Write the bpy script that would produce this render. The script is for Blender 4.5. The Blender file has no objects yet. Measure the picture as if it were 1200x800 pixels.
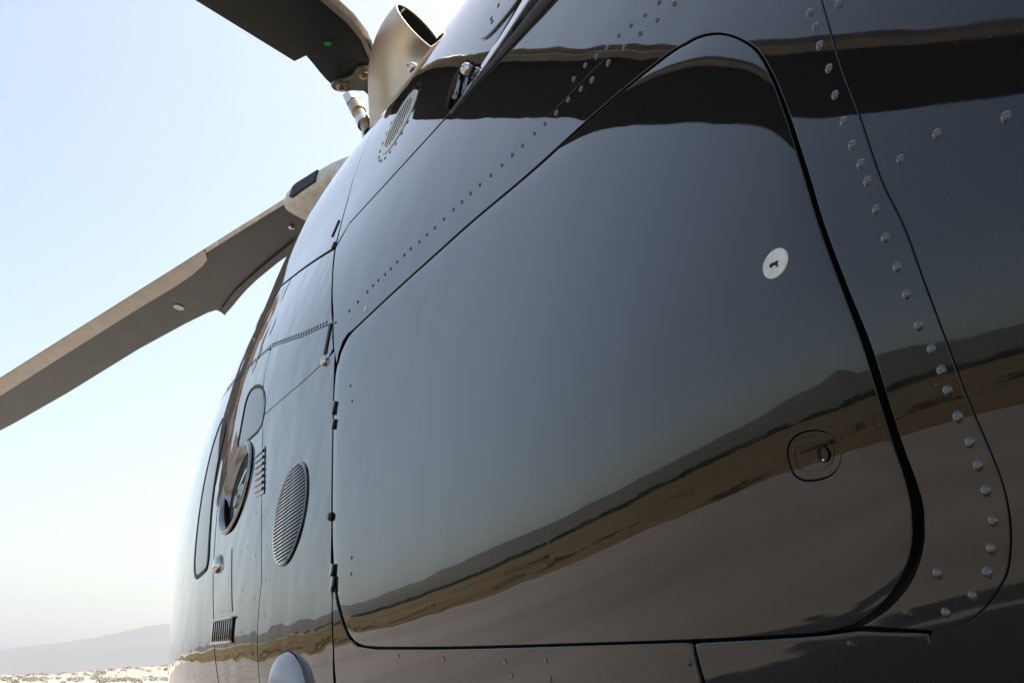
import bpy, bmesh, math, random
import numpy as np
from mathutils import Vector, Matrix, noise
from mathutils.geometry import delaunay_2d_cdt

scene = bpy.context.scene
col = scene.collection
R = math.radians
random.seed(7)

# ------------------------------------------------------------------ camera
ZC = 1.30                       # camera height above the apron
FPX = 1300.0                    # focal length for a 1200 px wide picture
PITCH = math.atan(390 / FPX)
YAW = R(25.4184)                # to the right of the fuselage side line (+Y)
cam_d = bpy.data.cameras.new('camera')
cam_d.sensor_width = 36.0
cam_d.lens = 39.0
cam_d.clip_start = 0.05
cam_d.clip_end = 60000.0
cam = bpy.data.objects.new('camera', cam_d)
cam.location = (0, 0, ZC)
cam.rotation_euler = (math.pi / 2 + PITCH, 0, -YAW)
col.objects.link(cam)
scene.camera = cam

# ------------------------------------------------------------------ sky and sun
SUN_EL, SUN_AZ = R(60), R(61)   # azimuth clockwise from +Y (nose), towards +X (starboard)
world = bpy.data.worlds.new('World')
scene.world = world
world.use_nodes = True
wn = world.node_tree.nodes
bg = wn['Background']
sky = wn.new('ShaderNodeTexSky')
sky.sky_type = 'NISHITA'
sky.sun_disc = False
sky.sun_elevation = SUN_EL
sky.sun_rotation = SUN_AZ
sky.altitude = 100
sky.air_density = 1.0
sky.dust_density = 2.5
sky.ozone_density = 1.0
tint = wn.new('ShaderNodeMix')          # dry desert air: a little less violet than the clear-sky model
tint.data_type = 'RGBA'
tint.blend_type = 'MULTIPLY'
tint.inputs[0].default_value = 1.0
tint.inputs[7].default_value = (1.12, 1.03, 0.89, 1)
world.node_tree.links.new(sky.outputs[0], tint.inputs[6])
world.node_tree.links.new(tint.outputs[2], bg.inputs[0])
bg.inputs[1].default_value = 0.15

sun_d = bpy.data.lights.new('sun', 'SUN')
sun_d.energy = 4.0
sun_d.angle = R(0.5)
sun_d.color = (1.0, 0.95, 0.87)
sun = bpy.data.objects.new('sun', sun_d)
sdir = Vector((math.sin(SUN_AZ) * math.cos(SUN_EL), math.cos(SUN_AZ) * math.cos(SUN_EL), math.sin(SUN_EL)))
sun.rotation_euler = sdir.to_track_quat('Z', 'Y').to_euler()
sun.location = sdir * 30
col.objects.link(sun)

vs = scene.view_settings
vs.view_transform = 'Standard'
vs.look = 'None'
vs.exposure = 0.70
vs.gamma = 1.0
vs.use_curve_mapping = False

# ------------------------------------------------------------------ materials
def mat(name, base, rough=0.5, metal=0.0, ior=1.5, coat=0.0, noise_scale=None, noise_amt=0.0,
        base2=None, bump=0.0, bump_scale=50.0, detail=4.0, lo=0.35, hi=0.65, rough2=None):
    m = bpy.data.materials.new(name)
    m.use_nodes = True
    nt = m.node_tree
    b = nt.nodes['Principled BSDF']
    b.inputs['Base Color'].default_value = (*base, 1)
    b.inputs['Roughness'].default_value = rough
    b.inputs['Metallic'].default_value = metal
    b.inputs['IOR'].default_value = ior
    b.inputs['Coat Weight'].default_value = coat
    tc = nt.nodes.new('ShaderNodeTexCoord')
    if base2 is not None or rough2 is not None:
        n = nt.nodes.new('ShaderNodeTexNoise')
        n.inputs['Scale'].default_value = noise_scale
        n.inputs['Detail'].default_value = detail
        nt.links.new(tc.outputs['Object'], n.inputs['Vector'])
        rmp = nt.nodes.new('ShaderNodeMapRange')
        rmp.inputs[1].default_value = lo
        rmp.inputs[2].default_value = hi
        nt.links.new(n.outputs['Fac'], rmp.inputs[0])
        if base2 is not None:
            mx = nt.nodes.new('ShaderNodeMix')
            mx.data_type = 'RGBA'
            mx.inputs[6].default_value = (*base, 1)
            mx.inputs[7].default_value = (*base2, 1)
            nt.links.new(rmp.outputs[0], mx.inputs[0])
            nt.links.new(mx.outputs[2], b.inputs['Base Color'])
        if rough2 is not None:
            mr = nt.nodes.new('ShaderNodeMapRange')
            mr.inputs[3].default_value = rough
            mr.inputs[4].default_value = rough2
            nt.links.new(rmp.outputs[0], mr.inputs[0])
            nt.links.new(mr.outputs[0], b.inputs['Roughness'])
    if bump > 0:
        n2 = nt.nodes.new('ShaderNodeTexNoise')
        n2.inputs['Scale'].default_value = bump_scale
        n2.inputs['Detail'].default_value = 2.0
        nt.links.new(tc.outputs['Object'], n2.inputs['Vector'])
        bp = nt.nodes.new('ShaderNodeBump')
        bp.inputs['Strength'].default_value = 1.0
        bp.inputs['Distance'].default_value = bump
        nt.links.new(n2.outputs['Fac'], bp.inputs['Height'])
        nt.links.new(bp.outputs[0], b.inputs['Normal'])
    return m


def paint_material(name='black_gloss_paint', wave=0.0008, wscale=7.0):
    m = mat(name, (0.006, 0.0065, 0.0075), rough=0.04, ior=1.18, coat=1.0)
    m.node_tree.nodes['Principled BSDF'].inputs['Coat Roughness'].default_value = 0.015
    m.node_tree.nodes['Principled BSDF'].inputs['Coat IOR'].default_value = 1.5
    nt = m.node_tree
    b = nt.nodes['Principled BSDF']
    tc = nt.nodes['Texture Coordinate']
    # dust specks and faint haze of wear
    v = nt.nodes.new('ShaderNodeTexVoronoi')
    v.inputs['Scale'].default_value = 70
    nt.links.new(tc.outputs['Object'], v.inputs['Vector'])
    lt = nt.nodes.new('ShaderNodeMapRange')
    lt.inputs[1].default_value = 0.055
    lt.inputs[2].default_value = 0.03
    nt.links.new(v.outputs['Distance'], lt.inputs[0])
    n = nt.nodes.new('ShaderNodeTexNoise')
    n.inputs['Scale'].default_value = 9
    n.inputs['Detail'].default_value = 5
    nt.links.new(tc.outputs['Object'], n.inputs['Vector'])
    g = nt.nodes.new('ShaderNodeMapRange')
    g.inputs[1].default_value = 0.52
    g.inputs[2].default_value = 0.75
    g.inputs[4].default_value = 1.0
    nt.links.new(n.outputs['Fac'], g.inputs[0])
    mul = nt.nodes.new('ShaderNodeMath')
    mul.operation = 'MULTIPLY'
    nt.links.new(lt.outputs[0], mul.inputs[0])
    nt.links.new(g.outputs[0], mul.inputs[1])
    mx = nt.nodes.new('ShaderNodeMix')
    mx.data_type = 'RGBA'
    mx.inputs[6].default_value = (0.006, 0.0065, 0.0075, 1)
    mx.inputs[7].default_value = (0.34, 0.32, 0.29, 1)
    nt.links.new(mul.outputs[0], mx.inputs[0])
    nt.links.new(mx.outputs[2], b.inputs['Base Color'])
    # roughness variation: polishing haze
    r2 = nt.nodes.new('ShaderNodeMapRange')
    r2.inputs[1].default_value = 0.3
    r2.inputs[2].default_value = 0.8
    r2.inputs[3].default_value = 0.018
    r2.inputs[4].default_value = 0.055
    nt.links.new(n.outputs['Fac'], r2.inputs[0])
    nt.links.new(r2.outputs[0], b.inputs['Roughness'])
    r3 = nt.nodes.new('ShaderNodeMapRange')
    r3.inputs[1].default_value = 0.35
    r3.inputs[2].default_value = 0.75
    r3.inputs[3].default_value = 0.014
    r3.inputs[4].default_value = 0.05
    nt.links.new(n.outputs['Fac'], r3.inputs[0])
    nt.links.new(r3.outputs[0], b.inputs['Coat Roughness'])
    # orange peel and gentle oil-canning
    w1 = nt.nodes.new('ShaderNodeTexNoise')
    w1.inputs['Scale'].default_value = wscale
    w1.inputs['Detail'].default_value = 1.0
    nt.links.new(tc.outputs['Object'], w1.inputs['Vector'])
    w2 = nt.nodes.new('ShaderNodeTexNoise')
    w2.inputs['Scale'].default_value = 110.0
    w2.inputs['Detail'].default_value = 1.0
    nt.links.new(tc.outputs['Object'], w2.inputs['Vector'])
    b1 = nt.nodes.new('ShaderNodeBump')
    b1.inputs['Distance'].default_value = wave
    b1.inputs['Strength'].default_value = 1.0
    nt.links.new(w1.outputs['Fac'], b1.inputs['Height'])
    b2 = nt.nodes.new('ShaderNodeBump')
    b2.inputs['Distance'].default_value = 0.000009
    b2.inputs['Strength'].default_value = 1.0
    nt.links.new(w2.outputs['Fac'], b2.inputs['Height'])
    nt.links.new(b1.outputs[0], b2.inputs['Normal'])
    nt.links.new(b2.outputs[0], b.inputs['Normal'])
    nt.links.new(b2.outputs[0], b.inputs['Coat Normal'])
    return m


M = {}
M['paint'] = paint_material()
M['paint_wavy'] = paint_material('rippled_black_paint', 0.0022, 8.0)
M['rivet'] = mat('black_painted_rivet', (0.03, 0.03, 0.031), rough=0.08, ior=2.0)
M['rubber'] = mat('black_rubber', (0.012, 0.012, 0.012), rough=0.55)
M['frame'] = mat('dark_primer', (0.006, 0.006, 0.006), rough=0.7)
M['glass'] = mat('dark_tinted_glass', (0.012, 0.015, 0.016), rough=0.01, ior=1.55)
M['chrome'] = mat('polished_steel', (0.72, 0.70, 0.66), rough=0.14, metal=1.0)
M['steel'] = mat('grey_steel', (0.36, 0.37, 0.37), rough=0.38, metal=0.85, base2=(0.28, 0.29, 0.29), noise_scale=30)
M['brass'] = mat('cadmium_plated_bolt', (0.42, 0.33, 0.20), rough=0.35, metal=1.0)
M['lock'] = mat('ivory_lock_face', (0.72, 0.69, 0.63), rough=0.3, metal=0.2, base2=(0.62, 0.59, 0.53), noise_scale=160)
M['cream'] = mat('cream_enamel', (0.82, 0.79, 0.72), rough=0.35, base2=(0.62, 0.57, 0.48), noise_scale=18)
M['exhaust'] = mat('heat_tinted_steel', (0.84, 0.71, 0.54), rough=0.40, metal=0.65, base2=(0.70, 0.55, 0.40),
                   noise_scale=5, rough2=0.46, bump=0.0006, bump_scale=18)
M['pale'] = mat('sky_reflection_grey', (0.42, 0.45, 0.48), rough=0.15)  # stands in for sky mirrored on the blister
M['bowl'] = mat('dull_bowl_steel', (0.30, 0.30, 0.30), rough=0.22, metal=1.0)
M['pipe_dark'] = mat('dark_pipe_inside', (0.012, 0.011, 0.010), rough=0.8)  # near-black inner wall of the exhaust pipe
M['blade'] = mat('shaded_blade_paint', (0.020, 0.019, 0.018), rough=0.42, base2=(0.028, 0.026, 0.024), noise_scale=8, bump=0.0004, bump_scale=60)  # darker copy of the blade paint, shade put into the colour
M['blade_lit'] = mat('lit_blade_paint', (0.050, 0.046, 0.042), rough=0.40, base2=(0.066, 0.060, 0.054), noise_scale=6, bump=0.0004, bump_scale=60)  # lighter copy of the same paint, ground bounce put into the colour
M['strip'] = mat('bare_erosion_strip', (0.55, 0.49, 0.42), rough=0.42, metal=0.6, base2=(0.47, 0.41, 0.35), noise_scale=14)
M['green'] = mat('green_balance_mark', (0.02, 0.35, 0.09), rough=0.4)
M['white'] = mat('white_inspection_mark', (0.72, 0.70, 0.66), rough=0.45)
M['vent'] = mat('vent_metal', (0.80, 0.77, 0.70), rough=0.35, metal=0.1)
M['black'] = mat('opening_shade_black', (0.004, 0.004, 0.004), rough=0.8)  # shade of vent recesses, latch hole and key opening as a colour

# ------------------------------------------------------------------ helpers
XC = 1.39                       # centre plane of the fuselage
ROOT_LOC = Vector((XC, 2.0, 0.0))
heli = bpy.data.objects.new('helicopter', None)
heli.location = ROOT_LOC
heli['label'] = 'glossy black helicopter parked on the apron, seen along its flank from beside the tail'
heli['category'] = 'helicopter'
heli.empty_display_size = 0.5
col.objects.link(heli)


def link(name, me, m, parent=None):
    o = bpy.data.objects.new(name, me)
    col.objects.link(o)
    if m is not None and len(me.materials) == 0:
        me.materials.append(m)
    if parent is not None:
        o.parent = parent
        if parent is heli:
            o.matrix_parent_inverse = Matrix.Translation(-ROOT_LOC)
    return o


def mesh_from(name, v, f, smooth=True, sharp=None):
    me = bpy.data.meshes.new(name)
    me.from_pydata([tuple(p) for p in v], [], [tuple(q) for q in f])
    me.update()
    if smooth:
        me.polygons.foreach_set('use_smooth', [True] * len(me.polygons))
        if sharp is not None:
            me.set_sharp_from_angle(angle=R(sharp))
    return me


def from_bm(name, bm, sharp=35):
    me = bpy.data.meshes.new(name)
    bmesh.ops.recalc_face_normals(bm, faces=bm.faces)
    bm.to_mesh(me)
    bm.free()
    me.polygons.foreach_set('use_smooth', [True] * len(me.polygons))
    me.set_sharp_from_angle(angle=R(sharp))
    return me


# camera maths (photo pixel -> ray), camera at the origin of the fuselage frame
_r = np.array([math.cos(YAW), -math.sin(YAW), 0.0])
_fh = np.array([math.sin(YAW), math.cos(YAW), 0.0])
_u = np.array([0, 0, 1.0])
_F = _fh * math.cos(PITCH) + _u * math.sin(PITCH)
_U = -_fh * math.sin(PITCH) + _u * math.cos(PITCH)


def ray(x, y):
    return _r * (x - 600) / FPX + _U * (400 - y) / FPX + _F


def onz(x, y, z):
    d = ray(x, y)
    return d * z / d[2]


def onx(x, y, X):
    d = ray(x, y)
    return d * X / d[0]


# ------------------------------------------------------------------ fuselage skin: X = S(Y, z), z from camera height
_T = [(-.80, -78), (-.65, -58), (-.45, -38), (-.3, -25), (-.15, -12), (0, 0), (.07, 3.6), (.15, 5.2), (.25, 5.8),
      (.6, 6.8), (.9, 10.5), (1.12, 14.5), (1.30, 21), (1.41, 30), (1.51, 45), (1.58, 60), (1.64, 74)]
_uu = np.linspace(_T[0][0], _T[-1][0], 3000)
_ta = np.interp(_uu, [a for a, b in _T], [b for a, b in _T])
_k = np.hanning(141)
_k /= _k.sum()
_ta = np.convolve(np.pad(_ta, 70, mode='edge'), _k, 'valid')
_gp = np.tan(np.radians(_ta))
_g = np.concatenate([[0], np.cumsum((_gp[1:] + _gp[:-1]) / 2 * np.diff(_uu))])
_g -= np.interp(0, _uu, _g)
_ZT = np.array([(.2, .34), (.5, .358), (.65, .366), (.81, .353), (1.135, .285), (1.5, .225), (1.9, .17), (2.5, .125), (4, .12), (7, .1)])
_ZK = np.linspace(-6, 10, 1601)
_zk = np.interp(_ZK, _ZT[:, 0], _ZT[:, 1]) - .018
_kk = np.hanning(61)
_kk /= _kk.sum()
_zk = np.convolve(np.pad(_zk, 30, mode='edge'), _kk, 'valid')
_az = np.linspace(-2, 3, 501)
_aa = np.interp(_az, [-1, .2, .35, .6, .9, 1.1, 1.4, 1.6], [.075, .07, .055, .047, .065, .085, .13, .16])
_ka = np.hanning(31)
_ka /= _ka.sum()
_aa = np.convolve(np.pad(_aa, 15, mode='edge'), _ka, 'valid')


def sm(a, b, x):
    t = np.clip((x - a) / (b - a), 0, 1)
    return t * t * t * (t * (6 * t - 15) + 10)


def S(Y, z):
    Y = np.asarray(Y, float)
    z = np.asarray(z, float)
    w = 1 - sm(.45, 1.2, z)
    z0 = np.interp(Y, _ZK, _zk)
    zz = z - .17 - (z0 - .17) * w
    A = .65 - .055 * sm(1.2, 3.3, Y) * (1 - sm(.7, 1.4, z))
    a = np.interp(z, _az, _aa)
    A = A + np.where(Y > 3.3, a * (Y - 3.3) ** 2, 0)
    A = A + np.where(Y < .35, .14 * (.35 - Y) ** 2, 0)
    return A + np.interp(zz, _uu, _g)


def nrm(Y, z):
    e = 4e-3
    dY = (S(Y + e, z) - S(Y - e, z)) / (2 * e)
    dz = (S(Y, z + e) - S(Y, z - e)) / (2 * e)
    n = np.stack([-np.ones_like(dY), dY, dz], -1)
    return n / np.linalg.norm(n, axis=-1, keepdims=True)


def P(Y, z, off=0.0):
    Y = np.asarray(Y, float)
    z = np.asarray(z, float)
    p = np.stack([S(Y, z), Y, z], -1) + nrm(Y, z) * np.asarray(off)[..., None]
    p[..., 2] += ZC
    return p


_ts = np.concatenate([np.linspace(.4, 3, 2601), np.linspace(3.002, 9, 3000)])


def hit(x, y):
    """where the line of sight through a photo pixel meets the skin: (Y, z)"""
    d = ray(x, y)
    p = d[None] * _ts[:, None]
    s = p[:, 0] - S(p[:, 1], p[:, 2])
    i = np.where((s[1:] > 0) & (s[:-1] <= 0))[0]
    if len(i) == 0:
        i0 = int(np.argmax(s))
        return np.array([p[i0, 1], p[i0, 2]])
    a, b = _ts[i[0]], _ts[i[0] + 1]
    for _ in range(20):
        m = (a + b) / 2
        q = d * m
        if q[0] - S(q[1], q[2]) > 0:
            b = m
        else:
            a = m
    q = d * a
    return np.array([q[1], q[2]])


def yz(pts):
    return np.array([hit(*p) for p in pts])


def resample(pts, step, closed=True, catmull=False):
    pts = np.asarray(pts, float)
    n = len(pts)
    out = []
    rng = range(n if closed else n - 1)
    for i in rng:
        a, b = pts[i], pts[(i + 1) % n]
        L = np.linalg.norm(b - a)
        k = max(1, int(math.ceil(L / step)))
        if catmull:
            p0 = pts[(i - 1) % n] if closed or i > 0 else a
            p3 = pts[(i + 2) % n] if closed or i + 2 < n else b
            for j in range(k):
                t = j / k
                out.append(.5 * ((2 * a) + (-p0 + b) * t + (2 * p0 - 5 * a + 4 * b - p3) * t * t + (-p0 + 3 * a - 3 * b + p3) * t ** 3))
        else:
            for j in range(k):
                out.append(a + (b - a) * j / k)
    if not closed:
        out.append(pts[-1])
    return np.array(out)


def chaikin(pts, it=2):
    for _ in range(it):
        nx = np.roll(pts, -1, 0)
        pts = np.stack([.75 * pts + .25 * nx, .25 * pts + .75 * nx], 1).reshape(-1, 2)
    return pts


def area2(p):
    x, y = p[:, 0], p[:, 1]
    return .5 * np.sum(x * np.roll(y, -1) - y * np.roll(x, -1))


def offset(p, d):
    """inset a CCW loop by d"""
    a = p - np.roll(p, 1, 0)
    b = np.roll(p, -1, 0) - p
    na = np.stack([-a[:, 1], a[:, 0]], 1)
    na /= np.linalg.norm(na, axis=1, keepdims=True) + 1e-12
    nb = np.stack([-b[:, 1], b[:, 0]], 1)
    nb /= np.linalg.norm(nb, axis=1, keepdims=True) + 1e-12
    m = na + nb
    l = np.sum(m * na, 1, keepdims=True)
    return p + m / np.maximum(l, .5) * d


def inside(poly, pts):
    x, y = pts[:, 0], pts[:, 1]
    r = np.zeros(len(pts), bool)
    px, py = poly[:, 0], poly[:, 1]
    j = len(poly) - 1
    for i in range(len(poly)):
        c = ((py[i] > y) != (py[j] > y))
        with np.errstate(divide='ignore', invalid='ignore'):
            xs = (px[j] - px[i]) * (y - py[i]) / (py[j] - py[i] + 1e-18) + px[i]
        r ^= c & (x < xs)
        j = i
    return r


def panel(name, outline, m=None, parent=None, lift=0.0, bevel=.0009, depth=.010, spacing=.02, gap=0.0,
          step=None, holes=(), soft=2, crown=0.0, crown_d=.025):
    """one skin panel cut from the fuselage surface: bevelled rim, skirt, analytic normals"""
    m = m or M['paint']
    parent = parent or heli
    step = step or spacing * .8
    loops = []
    ol = np.asarray(outline, float)
    if area2(ol) < 0:
        ol = ol[::-1]
    ol = resample(ol, step)
    if soft:
        ol = chaikin(ol, 1)
    if gap:
        ol = offset(ol, gap)
    loops.append(ol)
    for h in holes:
        h = np.asarray(h, float)
        if area2(h) > 0:
            h = h[::-1]
        loops.append(resample(h, step * .5))
    v2, off, nvec = [], [], []
    rings = []
    NB = 4
    for li, lp in enumerate(loops):
        ringidx = []
        inn = offset(lp, bevel)
        outdir2 = lp - inn
        outdir2 /= np.linalg.norm(outdir2, axis=1, keepdims=True) + 1e-12
        for k in range(NB + 1):
            a = math.pi / 2 * k / NB
            q = inn + outdir2 * bevel * math.sin(a)
            ringidx.append((q, -bevel * (1 - math.cos(a)), a))
        ringidx.append((lp, -depth, math.pi / 2))
        rings.append((ringidx, outdir2, inn))
    # triangulate inside the inner rings
    inner = [r[2] for r in rings]
    lo, hi = inner[0].min(0), inner[0].max(0)
    gx = np.arange(lo[0] + spacing / 2, hi[0], spacing)
    gy = np.arange(lo[1] + spacing / 2, hi[1], spacing)
    G = np.stack(np.meshgrid(gx, gy), -1).reshape(-1, 2)
    G[:, 0] += (np.round((G[:, 1] - lo[1]) / spacing) % 2) * spacing * .5
    keep = inside(offset(inner[0], spacing * .45), G) & inside(inner[0], G)
    for h in inner[1:]:
        keep &= ~inside(offset(h[::-1], -spacing * .4), G)
    G = G[keep]
    pts = [p for lp in inner for p in lp]
    edges, n0 = [], 0
    for lp in inner:
        k = len(lp)
        edges += [(n0 + i, n0 + (i + 1) % k) for i in range(k)]
        n0 += k
    allp = np.array(pts + list(G)) if len(G) else np.array(pts)
    res = delaunay_2d_cdt([Vector((float(a), float(b))) for a, b in allp], edges, [], 0, 1e-9)
    vv = np.array([(p.x, p.y) for p in res[0]])
    tris = np.array([t for t in res[2] if len(t) == 3])
    cen = vv[tris].mean(1)
    k = inside(inner[0], cen)
    for h in inner[1:]:
        k &= ~inside(h, cen)
    tris = tris[k]
    def rolled(q, lf):
        # skin rolls gently inwards towards the rim
        n_ = nrm(q[:, 0], q[:, 1])
        if not crown:
            return P(q[:, 0], q[:, 1], np.full(len(q), lf)), n_
        a_, b_ = loops[0], np.roll(loops[0], -1, 0)
        dmin = np.full(len(q), 9.0)
        grad = np.zeros_like(q)
        for s0, s1 in zip(a_, b_):
            e_ = s1 - s0
            t_ = np.clip(((q - s0) @ e_) / (e_ @ e_ + 1e-12), 0, 1)
            w_ = s0 + t_[:, None] * e_ - q
            d_ = np.linalg.norm(w_, axis=1)
            m_ = d_ < dmin
            dmin[m_] = d_[m_]
            grad[m_] = w_[m_] / (d_[m_][:, None] + 1e-9)
        k_ = crown * np.exp(-dmin / crown_d)
        p_ = P(q[:, 0], q[:, 1], lf - k_ * crown_d)
        e3 = 1e-3
        t3_ = P(q[:, 0] + grad[:, 0] * e3, q[:, 1] + grad[:, 1] * e3) - P(q[:, 0], q[:, 1])
        t3_ /= np.linalg.norm(t3_, axis=1, keepdims=True) + 1e-12
        n_ = n_ + t3_ * k_[:, None]
        return p_, n_ / np.linalg.norm(n_, axis=1, keepdims=True)

    p_, n_ = rolled(vv, lift)
    V, N = list(p_), list(n_)
    F = []
    for t in tris:
        a, b, c = vv[t[0]], vv[t[1]], vv[t[2]]
        cr = (b[0] - a[0]) * (c[1] - a[1]) - (b[1] - a[1]) * (c[0] - a[0])
        F.append(tuple(int(i) for i in (t if cr < 0 else t[::-1])))
    for ringidx, od, inn in rings:
        L = len(inn)
        idx0 = None
        for (q, d, a) in ringidx:
            base = len(V)
            n = nrm(q[:, 0], q[:, 1])
            V += list(P(q[:, 0], q[:, 1], np.full(L, lift + d - (crown * crown_d if od is rings[0][1] else 0.0))))
            # outward direction within the surface
            e = 1e-3
            t3 = P(q[:, 0] + od[:, 0] * e, q[:, 1] + od[:, 1] * e) - P(q[:, 0], q[:, 1])
            t3 /= np.linalg.norm(t3, axis=1, keepdims=True)
            N += list(n * math.cos(a) + t3 * math.sin(a))
            if idx0 is not None:
                for i in range(L):
                    j = (i + 1) % L
                    F.append((idx0 + i, idx0 + j, base + j, base + i))
            idx0 = base
    me = bpy.data.meshes.new(name)
    me.from_pydata([tuple(p) for p in V], [], F)
    me.polygons.foreach_set('use_smooth', [True] * len(me.polygons))
    me.update()
    # face orientation check against the analytic normals
    me.normals_split_custom_set_from_vertices([tuple(x) for x in N])
    return link(name, me, m, parent)


def lathe(profile, seg=24):
    """(r, h) profile around local +Z -> verts, faces"""
    v, f = [], []
    for r, h in profile:
        for i in range(seg):
            a = 2 * math.pi * i / seg
            v.append((r * math.cos(a), r * math.sin(a), h))
    for k in range(len(profile) - 1):
        for i in range(seg):
            j = (i + 1) % seg
            f.append((k * seg + i, k * seg + j, (k + 1) * seg + j, (k + 1) * seg + i))
    f.append(tuple(range((len(profile) - 1) * seg, len(profile) * seg)))
    return v, f


def surf_matrix(Y, z, off=0.0, spin=0.0):
    """frame on the skin: local Z outward, local X forward-ish, local Y up the skin"""
    p = P(np.array([Y]), np.array([z]), np.array([off]))[0]
    n = Vector(nrm(np.array([Y]), np.array([z]))[0])
    fx = Vector((0, 1, 0))
    fx = (fx - n * fx.dot(n)).normalized()
    fy = n.cross(fx)
    m = Matrix((fx, fy, n)).transposed().to_4x4()
    return Matrix.Translation(Vector(p)) @ m @ Matrix.Rotation(spin, 4, 'Z')


def on_skin(name, me, m, Y, z, parent, off=0.0, spin=0.0, scale=1.0):
    o = link(name, me, m, parent)
    o.matrix_basis = surf_matrix(Y, z, off, spin) @ (Matrix.Scale(scale, 4) if not isinstance(scale, tuple) else Matrix.Diagonal((*scale, 1)))
    return o


def box_bm(bm, c, s, rot=None, bev=0.0):
    r = bmesh.ops.create_cube(bm, size=1.0)
    vs_ = r['verts']
    bmesh.ops.scale(bm, vec=s, verts=vs_)
    if bev:
        es = list({e for v in vs_ for e in v.link_edges})
        rr = bmesh.ops.bevel(bm, geom=es, offset=bev, segments=2, affect='EDGES', profile=.5)
        vs_ = list({v for f in rr['faces'] for v in f.verts} | {v for v in vs_ if v.is_valid})
    if rot is not None:
        bmesh.ops.transform(bm, matrix=rot, verts=vs_)
    bmesh.ops.translate(bm, vec=c, verts=vs_)
    return vs_


def tube(path, rad, seg=12, cap=True):
    path = [Vector(p) for p in path]
    rad = rad if isinstance(rad, (list, tuple)) else [rad] * len(path)
    v, f = [], []
    up = None
    for i, p in enumerate(path):
        t = (path[min(i + 1, len(path) - 1)] - path[max(i - 1, 0)]).normalized()
        if up is None:
            up = t.orthogonal().normalized()
        up = (up - t * up.dot(t)).normalized()
        w = t.cross(up)
        for k in range(seg):
            a = 2 * math.pi * k / seg
            v.append(p + (up * math.cos(a) + w * math.sin(a)) * rad[i])
    for i in range(len(path) - 1):
        for k in range(seg):
            j = (k + 1) % seg
            f.append((i * seg + k, i * seg + j, (i + 1) * seg + j, (i + 1) * seg + k))
    if cap:
        f.append(tuple(range(seg))[::-1])
        f.append(tuple(range((len(path) - 1) * seg, len(path) * seg)))
    return v, f


# ------------------------------------------------------------------ setting: ground, apron, grass, hills
def struct(o):
    o['kind'] = 'structure'
    return o


def ground_mat():
    m = mat('dry_earth', (0.42, 0.37, 0.31), rough=0.95, base2=(0.50, 0.45, 0.39), noise_scale=0.02, detail=8)
    return m


def apron_mat():
    m = mat('pale_concrete_apron', (0.285, 0.258, 0.232), rough=0.85, base2=(0.20, 0.180, 0.160), noise_scale=0.45, detail=8,
            bump=0.004, bump_scale=40)
    nt = m.node_tree
    return m


G = 9000.0
me = mesh_from('ground', [(-G, -G, 0), (G, -G, 0), (G, G, 0), (-G, G, 0)], [(0, 1, 2, 3)], smooth=False)
struct(link('ground', me, ground_mat()))

# apron: slabs cast with joints, edge parallel to the aircraft
APX = -8.3
v, f = [], []
bm = bmesh.new()
box_bm(bm, ((APX + 45) / 2, 20, 0.02), (45 - APX, 160, 0.06))
struct(link('apron', from_bm('apron', bm), apron_mat()))
# dry grass verge beyond the apron edge
nx, ny = 70, 300
v, f = [], []
for i in range(nx):
    t = i / (nx - 1)
    x0_ = APX - 0.02 - 110 * t ** 1.8
    for j in range(ny):
        y = -60 + 260 * j / (ny - 1)
        x = x0_ + (.55 * noise.fractal(Vector((y * .5, 3.0, t)), .9, 2.1, 4) if t < .3 else 0)
        h = 0.10 + 0.55 * noise.fractal(Vector((x * .35, y * .35, 1.3)), .9, 2.2, 5) * min(1, t * 6) + 0.10 * random.random() * min(1, t * 12)
        h += 0.9 * min(1, t * 1.5) * (0.5 + 0.5 * noise.noise(Vector((x * .03, y * .02, 0))))
        v.append((x, y, max(h, .012) if i else .03))
for i in range(nx - 1):
    for j in range(ny - 1):
        a = i * ny + j
        f.append((a, a + 1, a + ny + 1, a + ny))
gm = mat('dry_golden_grass', (0.155, 0.108, 0.040), rough=0.95, base2=(0.095, 0.068, 0.028), noise_scale=0.35, detail=10, bump=0.05, bump_scale=6)
verge = link('grass_verge', mesh_from('grass_verge', v, f), gm)
verge['kind'] = 'stuff'
verge['label'] = 'strip of dry golden grass beyond the apron edge'
verge['category'] = 'grass'


def ridge(name, az0, az1, n, dist, depth, elev, m, seed, rough=.35, rows=14):
    v, f = [], []
    for i in range(n):
        az = R(az0 + (az1 - az0) * i / (n - 1))
        e = elev(math.degrees(az))
        H = max(0.2, math.tan(R(max(e, .02))) * dist)
        for k in range(rows):
            t = k / (rows - 1)
            d = dist + (t - .5) * depth
            x, y = math.sin(az) * d, math.cos(az) * d
            prof = math.sin(math.pi * t) ** 1.2
            q = Vector((x / dist * 9, y / dist * 9, seed))
            nz = noise.fractal(q, .95, 2.1, 6)
            z = H * prof * (1 + rough * nz * (0.35 + .65 * (1 - abs(t - .5) * 2)) * .6)
            v.append((x, y, z - .5 if 0 < k < rows - 1 else -2))
    for i in range(n - 1):
        for k in range(rows - 1):
            a = i * rows + k
            f.append((a, a + rows, a + rows + 1, a + 1))
    return struct(link(name, mesh_from(name, v, f), m))


def pw(tab):
    xs, ys = [a for a, b in tab], [b for a, b in tab]
    return lambda a: float(np.interp(a, xs, ys))


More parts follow.
